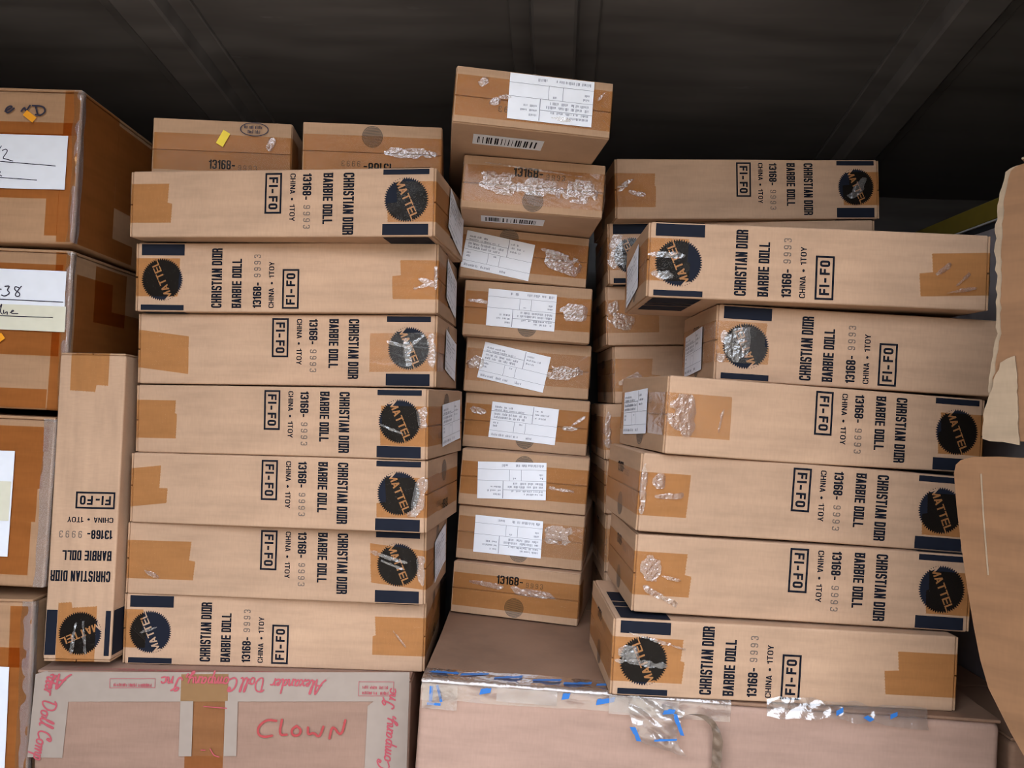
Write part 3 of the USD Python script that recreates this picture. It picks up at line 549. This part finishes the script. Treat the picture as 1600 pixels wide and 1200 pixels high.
def lc1(t, P, Wx, D, H):
    X = lambda px: Wx - (133 - px) * PX
    Z = lambda py: H - (py - 142) * PX * 1.02
    P('tape_band', strip(X(-250), Z(216), X(132), Z(196), seed=1), 'tape_amber', 'brown tape across the front')
    P('tape_band', strip(X(108), Z(384), X(133), Z(146), -.0020, seed=2), 'tape_amber', 'brown tape down the corner')
    P('tape_band', strip(X(-250), Z(316), X(108), Z(214), seed=3), 'tape_amber', 'brown tape across the front')
    P('tape_band', strip(X(88), Z(374), X(108), Z(316), seed=4), 'tape_amber')
    pp = P('paper_sheet', cat([strip(X(-230), Z(302), X(117), Z(217), -.0026, seed=5), strip(X(-230), Z(302), X(117), Z(217), -.0023, seed=5)]), 'paper', 'white paper sheet with pen writing')
    q = pen([[(X(-60), Z(257)), (X(100), Z(265))], [(X(-60), Z(283)), (X(72), Z(288))]], .0011)
    P('ruled_line', flat(q, front), 'pen_ink', parent=pp)
    q = pen([[(X(4), Z(249)), (X(0), Z(246))], [(X(0), Z(257)), (X(12), Z(236))], [(X(14), Z(243)), (X(20), Z(240)), (X(23), Z(244)), (X(15), Z(255)), (X(20), Z(256)), (X(32), Z(259))],
             [(X(5), Z(270)), (X(8), Z(268)), (X(7), Z(282)), (X(10), Z(276)), (X(14), Z(276)), (X(11), Z(281)), (X(16), Z(283))]], .0012)
    P('pen_writing', flat(q, front), 'pen_ink', 'handwritten characters cut by the frame', parent=pp)
    q = pen([[(X(14), Z(181)), (X(26), Z(174)), (X(21), Z(172)), (X(14), Z(178)), (X(18), Z(185)), (X(28), Z(176))], [(X(40), Z(180)), (X(45), Z(173)), (X(47), Z(181)), (X(53), Z(171))], [(X(62), Z(171)), (X(66), Z(184))], [(X(57), Z(171)), (X(74), Z(171)), (X(79), Z(179)), (X(72), Z(186)), (X(63), Z(185))]], .0022)
    P('pen_writing', flat(q, front), 'pen_ink', 'handwritten word END')
    P('price_sticker', flat(affinity.rotate(sbox(X(44), Z(193), X(64), Z(183)), -36), lambda v: front(v, .0034)), 'orange_sticker', 'small orange sticker')
    P('corner_film', edge_film(Wx, H, .008, .010, 3), 'tape_silver', 'silvery crumpled tape along the edge', smooth=True)
    side_tapes(P, Wx, D, H, ((.0, .002, .10, H - .003), (.10, .075, .32, H - .012), (.10, .002, .16, .03)))
def lc2(t, P, Wx, D, H):
    X = lambda px: Wx - (116 - px) * PX
    Z = lambda py: H - (py - 388) * PX * 1.02
    P('tape_band', strip(X(-250), Z(556), X(104), Z(412), seed=1), 'tape_amber', 'brown tape across the front')
    P('tape_band', strip(X(-250), Z(638), X(90), Z(608), seed=4), 'tape_amber', 'brown tape along the bottom edge')
    P('tape_band', strip(X(92), Z(640), X(115), Z(392), -.0018, seed=6), 'tape_amber', 'brown tape down the corner')
    pp = P('paper_sheet', cat([strip(X(-230), Z(516), X(110), Z(422), -.0024, seed=5), strip(X(-230), Z(516), X(110), Z(422), -.0021, seed=5)]), 'paper', 'white paper sheet with pen writing')
    P('masking_tape', strip(X(-230), Z(518), X(113), Z(478), -.0029, seed=8), 'cream_tape', 'cream masking tape along the sheet', parent=pp)
    q = pen([[(X(-60), Z(470)), (X(108), Z(471))], [(X(-60), Z(497)), (X(93), Z(496))]], .0011); P('ruled_line', flat(q, lambda v: front(v, .0036)), 'pen_ink', parent=pp)
    q = pen([[(X(-6), Z(452)), (X(8), Z(455))], [(X(2), Z(449)), (X(-1), Z(462))], [(X(-6), Z(459)), (X(5), Z(460))],
             [(X(14), Z(450)), (X(22), Z(449)), (X(17), Z(456)), (X(23), Z(460)), (X(15), Z(466)), (X(9), Z(464))],
             [(X(37), Z(452)), (X(30), Z(449)), (X(29), Z(455)), (X(39), Z(460)), (X(37), Z(466)), (X(30), Z(464)), (X(34), Z(457)), (X(40), Z(449))]], .0014)
    P('pen_writing', flat(q, lambda v: front(v, .0037)), 'pen_ink', 'handwritten number 38', parent=pp)
    q = pen([[(X(-9), Z(479)), (X(-9), Z(495))], [(X(-11), Z(479)), (X(-1), Z(481)), (X(-8), Z(487)), (X(1), Z(490)), (X(-2), Z(495)), (X(-9), Z(495))], [(X(3), Z(493)), (X(9), Z(480)), (X(11), Z(478)), (X(8), Z(490)), (X(12), Z(494))],
             [(X(14), Z(488)), (X(14), Z(494)), (X(20), Z(489)), (X(20), Z(494))], [(X(25), Z(491)), (X(31), Z(488)), (X(27), Z(487)), (X(26), Z(493)), (X(37), Z(492))]], .0013)
    P('pen_writing', flat(q, lambda v: front(v, .0037)), 'pen_ink', 'handwritten word Blue', parent=pp)
    P('price_sticker', flat(affinity.rotate(sbox(X(-6), Z(540), X(18), Z(529)), 38), lambda v: front(v, .0034)), 'orange_sticker', 'small orange sticker')
    q = Point(X(-4), Z(581)).buffer(.0065, 10); P('pen_mark', flat(q.difference(q.buffer(-.0014)), front), 'pen_ink', 'round pen mark')
    P('corner_film', edge_film(Wx, H, .007, .008, 4), 'tape_silver', 'silvery crumpled tape along the edge', smooth=True)
    side_tapes(P, Wx, D, H, ((.012, .002, .11, H - .03), (.11, .05, .20, H - .07), (.06, H - .09, .15, H - .01), (.11, .002, .32, .07)))
def lc3(t, P, Wx, D, H):
    X = lambda px: Wx - (92 - px) * PX
    Z = lambda py: H - (py - 646) * PX * .97
    for i, (z0, z1) in enumerate(((662, 702), (702, 762), (762, 815), (815, 900))): P('tape_band', strip(X(-250), Z(z1), X(84 - 6 * i), Z(z0), -.0012 - .0002 * i, seed=i), 'tape_amber', 'brown tape across the front')
    pp = P('paper_sheet', cat([strip(X(-230), Z(872), X(33), Z(703), -.0026, seed=5), strip(X(-230), Z(872), X(33), Z(703), -.0023, seed=5)]), 'paper', 'white paper sheet')
    P('masking_tape', strip(X(-230), Z(815), X(31), Z(752), -.0031, seed=8), 'cream_tape', 'cream masking tape across the sheet', parent=pp)
    P('price_sticker', flat(Point(X(4), Z(772)).buffer(.006, 8), lambda v: front(v, .0040)), 'orange_sticker', 'orange round sticker')
    P('corner_film', edge_film(Wx, H, .013, .008, 5), 'tape_silver', 'silvery crumpled tape along the edge', smooth=True)
    side_tapes(P, Wx, D, H, ((.01, .002, .32, H - .003),))
def lc4(t, P, Wx, D, H):
    X = lambda px: Wx - (62 - px) * PX
    Z = lambda py: H - (py - 930) * PX
    P('tape_band', strip(X(-250), Z(1036), X(60), Z(1005), seed=1), 'tape_amber', 'brown tape across the front')
    P('tape_band', strip(X(28), Z(1250), X(62), Z(940), -.0018, seed=2), 'tape_amber', 'brown tape down the corner')
    P('paper_sheet', cat([strip(X(-230), Z(1260), X(30), Z(1035), -.0026, seed=5), strip(X(-230), Z(1260), X(30), Z(1035), -.0023, seed=5)]), 'paper', 'white paper sheet')
    P('corner_film', edge_film(Wx, H, .013, .010, 6), 'tape_silver', 'silvery crumpled tape along the edge', smooth=True)
plain('cream_tape', (0.70, 0.66, 0.52), 0.6, var=0.03)
brown('LC1', -1.0175, 1.0602, .1975, .428, .32, .2085, (.08, .9, -1.2), 'top brown carton of the far left stack, handwritten END above a white sheet', 81, lc1)
brown('LC2', -1.0270, 1.0680, -.0235, .428, .32, .2150, (-.2, 1.0, -.7), 'second brown carton of the far left stack, white sheet reading 38 and Blue', 82, lc2)
brown('LC3', -1.0270, 1.0540, -.2525, .42, .32, .2225, (.0, 1.3, -.6), 'third brown carton of the far left stack, wholly taped, sheet with orange dot', 83, lc3)
brown('LC4', -1.0470, 1.0520, -.7300, .42, .32, .4560, (.2, .6, 0), 'lowest brown carton of the far left stack, pale sheet near its bottom corner', 84, lc4)

# ------------------------------------------------------------------ carton with red script lettering, under the left stack
def strip_shape(poly, y, mt, P, name, label=None): return P(name, flat(poly, lambda v: np.stack([v[:, 0], np.full(len(v), y), v[:, 1]], -1)), mt, label)
def red_carton():
    Wx, D, H = .4812, .60, .369
    t = thing('lettered_carton', 'rose brown carton with red script and marker writing, under the left stack', 'cardboard box', None, mat(-.6050, 1.0357, -.7310, .5, .25))
    warp = warper(91, .0014, 4.0)
    P = lambda name, m, mt, lab=None, parent=None, smooth=False: part(parent or t, name, bend(m, warp), mt, lab, smooth)
    P('body', rbox(0, 0, 0, Wx, D, H - .004, .004, (20, 12, 12)), 'rose_card', smooth=40)
    P('top_flap', rbox(.001, .0, H - .0039, Wx - .001, D * .5 - .001, H, .0012, (20, 8, 2)), 'rose_card', smooth=40)
    P('top_flap', rbox(.001, D * .5 + .001, H - .0039, Wx - .001, D - .001, H, .0012, (20, 8, 2)), 'rose_card', smooth=40)
    s = Wx / 586.0
    X = lambda px, py=1100: (px - 57 - (py - 1044) * -.075) * s if px < 350 else (px - 57) * s
    Z = lambda py, px=300: H - (py - 1044 - (px - 57) * .024) * s
    R = lambda x0, y0, x1, y1: Polygon([(X(x0), Z(y0, x0)), (X(x1), Z(y0, x1)), (X(x1), Z(y1, x1)), (X(x0), Z(y1, x0))])
    strip_shape(R(62, 1047, 640, 1093), -.0012, 'grey_label', P, 'label_tape', 'pale grey tape band along the top')
    strip_shape(Polygon([(X(52), Z(1056)), (X(70), Z(1050)), (X(104), Z(1096)), (X(98), Z(1185)), (X(44), Z(1185))]), -.0016, 'grey_label', P, 'label_tape', 'pale grey tape band down the left edge')
    strip_shape(Polygon([(X(640), Z(1060, 640)), (X(616), Z(1068, 616)), (X(576), Z(1100, 576)), (X(572), Z(1290, 572)), (X(640), Z(1290, 640))]), -.0016, 'grey_label', P, 'label_tape', 'pale grey tape band down the right edge')
    strip_shape(R(279, 1050, 357, 1178).buffer(0), -.0020, 'tape', P, 'packing_tape', 'clear tape down the middle')
    for a, b in ((279, 299), (349, 373)): strip_shape(R(a, 1092, b, 1178), -.0024, 'grey_label', P, 'label_tape', 'pale grey tape strip down the middle')
    strip_shape(R(288, 1178, 348, 1290), -.0018, 'tape_amber', P, 'packing_tape', 'brown tape down the middle')
    o = lambda v: np.stack([v[:, 0], np.full(len(v), -.0028), v[:, 1]], -1)
    def upside(s_, right_px, base_py, h, length_px):
        g, ln = script(s_, h); g = affinity.scale(g, length_px * s / ln, 1, origin=(0, 0)); return affinity.translate(affinity.rotate(g, 180, origin=(0, 0)), X(right_px), Z(base_py, right_px))
    for w, rp, bp, ln in (('Alexander', 508, 1059, 84), ('Doll', 415, 1056, 38), ('Company,', 372, 1055, 84), ('Inc', 282, 1054, 34), ('Al', 106, 1050, 30)): P('red_lettering', flat(upside(w, rp, bp, .0185, ln), o), 'red_ink', 'red upside down script')
    def turned(s_, px, py, h, length_px, ang):
        g, ln = script(s_, h); g = affinity.scale(g, length_px * s / ln, 1, origin=(0, 0)); return affinity.translate(affinity.rotate(g, ang, origin=(0, 0)), X(px), Z(py, px))
    P('red_lettering', flat(turned('der Doll Comp', 70, 1052, .0185, 132, -97), o), 'red_ink', 'red script reading downwards')
    P('red_lettering', flat(turned('Company, Inc', 613, 1200, .0165, 128, 87), o), 'red_ink', 'red script reading upwards')
    rng = random.Random(3)
    for x0, y0, x1, y1 in ((168, 1056, 239, 1071), (561, 1061, 616, 1084)):
        f = R(x0, y0, x1, y1); q = [f.difference(f.buffer(-.0006))] + [affinity.translate(b, X(x0 + 6), Z(y1 - 3 - 9 * k, x0)) for k in range(1 if y1 - y0 < 18 else 2) for b in squiggle(rng, length=(x1 - x0 - 12) * s, h=.0045)]
        P('red_print', flat(unary_union(q), o), 'red_ink', 'framed small red print')
    lid = lambda v: np.stack([v[:, 0], v[:, 1], np.full(len(v), H + .0006)], -1)
    q = [sbox(.03, .004, .34, .0048), sbox(.03, .010, .30, .0107)] + [affinity.translate(b, .10, .006) for b in squiggle(rng, length=.10, h=.003)] + [affinity.translate(b, .27, .008) for b in squiggle(rng, length=.07, h=.003)]
    P('red_print', flat(unary_union(q), lid), 'red_ink', 'red print on the top edge')
    q = pen([[(X(316), Z(1100)), (X(356), Z(1102))], [(X(328), Z(1166)), (X(334), Z(1176)), (X(342), Z(1178))], [(X(314), Z(1168)), (X(320), Z(1168))]], .0014); P('red_print', flat(q, o), 'red_ink', 'traces of red lettering')
    x = lambda px: X(px); z = lambda py: Z(py, 470)
    W_ = [[(434, 1124), (420, 1122), (406, 1133), (406, 1146), (416, 1150), (428, 1147)], [(443, 1122), (439, 1146), (451, 1145)], [(466, 1131), (458, 1137), (460, 1146), (470, 1146), (474, 1137), (466, 1131)], [(484, 1133), (484, 1145), (493, 1140), (502, 1149), (508, 1131)], [(518, 1149), (522, 1127), (536, 1147), (542, 1120)]]
    P('marker_lettering', flat(pen([[(x(a), z(b)) for a, b in q] for q in W_], .0030), o), 'marker_red', 'red marker word CLOWN')
red_carton()

# ------------------------------------------------------------------ wide carton under the middle and right stacks
def ribbon(path, width, axis, n=60, twist=0.0, seed=0, rough=0.003):
    p = smooth_line(path, 3); d = np.r_[0, np.cumsum(np.linalg.norm(np.diff(p, axis=0), axis=1))]; s = np.linspace(0, d[-1], n); c = np.stack([np.interp(s, d, p[:, k]) for k in range(3)], -1)
    v = np.linspace(-.5, .5, 9); a = np.asarray(axis, float); T = np.gradient(c, axis=0); T /= np.linalg.norm(T, axis=1, keepdims=True); N = np.cross(T, a); ang = twist * s / d[-1]
    A = a * np.cos(ang)[:, None] + N * np.sin(ang)[:, None]; w = width * (0.75 + 0.5 * meshkit.noise(np.stack([s * 60, 0 * s, 0 * s + seed], -1)))
    P = c[:, None] + A[:, None] * (v[None, :, None] * w[:, None, None]); q = meshkit.noise(np.concatenate([P * 140], -1) + seed) - .5
    return grid_mesh(P + N[:, None] * (q * 2 * rough)[..., None])
def wide_carton():
    Wx, D, H = .665, .72, .380
    t = thing('wide_carton', 'wide plain carton with blue printed tape, under the middle and right stacks', 'cardboard box', None, mat(-.1149, .9402, -.7068, -2.21, 2.01))
    warp = warper(95, .0022, 4.0)
    P = lambda name, m, mt, lab=None, parent=None, smooth=False: part(parent or t, name, bend(m, warp), mt, lab, smooth)
    P('body', rbox(0, 0, 0, Wx, D, H - .004, .009, (24, 14, 12)), 'pale_rose', smooth=50)
    P('top_flap', rbox(.001, -.0005, H - .0039, Wx - .001, D * .5 - .001, H, .0016, (24, 8, 2)), 'worn_card', smooth=40)
    P('top_flap', rbox(.001, D * .5 + .001, H - .0039, Wx - .001, D - .001, H, .0016, (24, 8, 2)), 'worn_card', smooth=40)
    S, X = np.meshgrid(np.concatenate([np.linspace(-.022, -.004, 10), np.linspace(-.003, .003, 5), np.linspace(.004, .034, 16)]), np.linspace(.002, .36, 130), indexing='ij')
    S2 = S + .004 * (meshkit.noise(np.stack([S * 0, X * 26, 0 * X], -1)) - .5) * (np.abs(S) > .015)
    h = .0010 + .0020 * meshkit.noise(np.stack([S * 120, X * 45, 0 * X + 5], -1))
    P('packing_tape', grid_mesh(np.stack([X, np.where(S2 < 0, -h - .0004, S2), np.where(S2 < 0, H + S2, H + h)], -1)), 'tape_clear', 'clear tape over the front top edge', smooth=True)
    rng = random.Random(8); lid = lambda v: np.stack([v[:, 0], v[:, 1], np.full(len(v), H + .0034)], -1); fr = lambda v: np.stack([v[:, 0], np.full(len(v), -.0042), H + v[:, 1]], -1)
    def word(ln, h, sk=.5): 
        return affinity.skew(unary_union([sbox(k * .0042, 0, k * .0042 + .0046, h * rng.uniform(.7, 1)) for k in range(int(ln / .0042))]), math.degrees(math.atan(sk)), origin=(0, 0))
    q = [affinity.translate(affinity.rotate(word(.034, .008), a, origin=(0, 0)), x_, y_) for x_, y_, a in ((.008, .014, 0), (.045, .010, 16), (.085, .008, 16), (.130, .010, 10), (.166, .006, 12), (.205, .010, 12), (.25, .008, 10))]
    for g in q: P('blue_print', flat(g, lid), 'blue_ink', 'blurred blue print on the tape')
    q = [sbox(.012, -.024, .016, -.006), affinity.rotate(sbox(.022, -.024, .025, -.004), 18), sbox(.010, -.028, .026, -.025)] + [affinity.translate(affinity.rotate(word(ln, .007), 14, origin=(0, 0)), x_, y_) for x_, y_, ln in ((.070, -.012, .014), (.165, -.011, .010), (.205, -.014, .022))]
    for g in q: P('blue_print', flat(g, fr), 'blue_ink', 'blurred blue print on the front')
    P('corner_film', strip(.004, H - .032, .045, H - .003, -.0036, seed=3, amp=.002), 'tape_clear', 'clear tape scrap at the corner', smooth=True)
    for i, (a, b, c_) in enumerate(((.09, .16, .018), (.22, .30, .022))): P('corner_film', strip(a, H - c_, b, H - .002, -.0034, seed=i, amp=.003), 'tape_silver', 'crumpled clear tape', smooth=True)
    lt = P('loose_tape', ribbon([(.274, -.006, H - .004), (.271, -.012, H - .022), (.274, -.014, H - .044), (.285, -.012, H - .056)], .060, (.97, 0, -.22), seed=4, rough=.004), 'tape_clear', 'loose clear tape hanging from the edge', smooth=True)
    q = [affinity.translate(affinity.rotate(word(ln, hh), a_, origin=(0, 0)), x_, y_) for x_, y_, ln, hh, a_ in ((.306, -.036, .026, .005, 112), (.258, -.046, .018, .006, 116), (.280, -.014, .016, .006, 8), (.272, -.045, .026, .003, 6))]
    for g in q: P('blue_print', flat(g, lambda v: np.stack([v[:, 0], np.full(len(v), -.0175), H + v[:, 1]], -1)), 'blue_ink', 'blue print on the loose tape', parent=lt)
    P('twisted_tape', ribbon([(.300, -.012, H - .016), (.322, -.016, H - .010), (.342, -.016, H - .022), (.346, -.014, H - .055), (.341, -.012, H - .10), (.334, -.010, H - .20)], .011, (.95, .3, .0), twist=2.2, seed=9, rough=.003), 'twisted', 'brown twisted strand of tape hanging down', smooth=True)
    P('packing_tape', ribbon([(.40, -.004, H - .002), (.46, -.008, H + .002), (.52, -.006, H - .001), (.58, -.005, H - .003)], .020, (0, .35, .93), seed=12, rough=.0016), 'tape_clear', 'crumpled tape along the right top edge', smooth=True)
    q = [affinity.translate(affinity.rotate(word(.011, .006), 30 * (-1) ** k, origin=(0, 0)), .475 + .03 * k, -.003) for k in range(3)]
    for g in q: P('blue_print', flat(g, lambda v: np.stack([v[:, 0], np.full(len(v), -.0135), H + v[:, 1]], -1)), 'blue_ink')
plain('twisted', (0.17, 0.115, 0.08), 0.35, 0.5, bump=0.6, scale=90, var=0.3)
wide_carton()

# ------------------------------------------------------------------ torn cartons at the right, nearest the camera
def ragged(pts, seed, amp=0.0022, step=0.006):
    rng = random.Random(seed); out = []
    for a, b in zip(pts[:-1], pts[1:]):
        n = max(1, int(math.dist(a, b) / step))
        for k in range(n): u = k / n; out.append((a[0] + (b[0] - a[0]) * u + rng.uniform(-amp, amp), a[1] + (b[1] - a[1]) * u + rng.uniform(-amp, amp)))
    return out + [pts[-1]]
def panel(poly, y0, y1):
    m = trimesh.creation.extrude_polygon(poly, y1 - y0, engine='earcut'); v = m.vertices
    return trimesh.Trimesh(np.stack([v[:, 0], v[:, 2] + y0, v[:, 1]], -1), m.faces[:, ::-1], process=False)
TORN = (.40, .70)
def torn_upper():
    t = thing('torn_carton', 'upper torn brown carton at the right edge, ragged pale left border', 'cardboard box', 'torn cartons at the right edge', mat(*TORN, -.045, -45))
    left = ragged([(.0350, .2545), (.0310, .2530), (.0285, .2500), (.0252, .2432), (.0235, .2270), (.0222, .2107), (.0212, .1833), (.0215, .1392), (.0220, .1227), (.0214, .1118), (.0200, .0981), (.0174, .0790), (.0160, .0680), (.0200, .0461), (.0290, .0200)], 4, .0009, .005)
    part(t, 'front_panel', panel(Polygon(left + [(.46, .018), (.46, .2545), (.0375, .2545)]), 0, .005), 'torn_brown')
    edge = [(x - .0030 - .0022 * max(0, 1 - abs(z - .20) / .05) - .0006 * (i % 3), z) for i, (x, z) in enumerate(left)]
    part(t, 'torn_edge', panel(Polygon(edge + left[::-1]).buffer(0), .0008, .0046), 'raw_ply', 'pale torn paper edge')
    ply = ragged([(.0330, .0920), (.0230, .0860), (.0190, .076), (.0160, .0640), (.011, .0459), (.0097, .032), (.0098, .0204), (.0152, .0185), (.021, .0194), (.0372, .0175), (.0365, .0357), (.0355, .0518), (.0350, .075)], 9, .0007, .004)
    part(t, 'peeled_ply', panel(Polygon(ply).buffer(0), -.003, -.0006), 'raw_ply', 'peeled pale paper layer')
    part(t, 'body', rbox(.125, .005, 0.006, .46, .20, .256, .004, (10, 8, 8)), 'torn_brown', smooth=40)
    part(t, 'top_flap', rbox(.0365, -.006, .2563, .46, .19, .2585, .0012, (8, 6, 2)), 'raw_ply', smooth=40)
def torn_lower():
    t = thing('torn_carton', 'lower torn brown carton at the right edge, rounded top left corner', 'cardboard box', 'torn cartons at the right edge', mat(*TORN, FLOOR, -45))
    z0 = -FLOOR - .045
    out = [(.46, .0060), (.0600, .0062), (.0211, .0060), (.0016, .0045), (-.0075, .0012), (-.0115, -.0032), (-.0129, -.0112), (-.0105, -.0391), (-.0065, -.0722), (-.001, -.1103), (.0044, -.1423), (.0096, -.1685), (.0162, -.1913), (.0236, -.2054), (.0332, -.2239), (.0426, -.2394), (.0607, -.2541), (.46, -.300)]
    part(t, 'front_panel', panel(Polygon([(x, z + z0) for x, z in out]), -.001, .005), 'torn_brown')
    part(t, 'crease', panel(LineString([(.0086, z0 - .01), (.0108, z0 - .045), (.0150, z0 - .095)]).buffer(.0006), -.0016, -.0009), 'raw_ply', 'pale crease in the panel')
    part(t, 'body', rbox(.125, .006, 0, .46, .20, z0 + .0005, .004, (10, 8, 12)), 'torn_brown', smooth=40)
torn_lower(); torn_upper()
def low_red():
    t = thing('low_carton', 'reddish brown carton in the lower right corner, beyond the wide carton', 'cardboard box', None, mat(.585, .935, FLOOR))
    part(t, 'body', rbox(0, 0, 0, .088, .35, .350, .006, (8, 8, 8)), 'worn_card', smooth=40)
    part(t, 'top_flap', rbox(.001, .001, .3505, .087, .174, .354, .0012, (8, 5, 2)), 'worn_card', smooth=40)
    part(t, 'top_flap', rbox(.001, .176, .3505, .087, .349, .354, .0012, (8, 5, 2)), 'worn_card', smooth=40)
low_red()
def grey_case():
    t = thing('grey_case', 'tall grey case with an olive band along its top edge, behind the right stack', 'case', None, mat(.678, .945, FLOOR))
    h = .297 - FLOOR
    part(t, 'body', rbox(0, 0, 0, .36, .50, h, .004, (6, 8, 10)), 'grey_board', smooth=40)
    part(t, 'top_band', rbox(-.004, -.002, h - .026, .364, .502, h + .003, .002, (4, 6, 2)), 'olive', 'olive band along the top edge', smooth=40)
    part(t, 'trim_line', rbox(-.0045, -.002, h - .029, .0, .502, h - .026, .001, (2, 6, 2)), 'grey_trim', 'thin pale trim under the band')
    part(t, 'recess_strip', slab(-.0012, 0, h - .037, .0, .50, h - .0295), 'black_gap', 'dark groove under the trim')
grey_case()
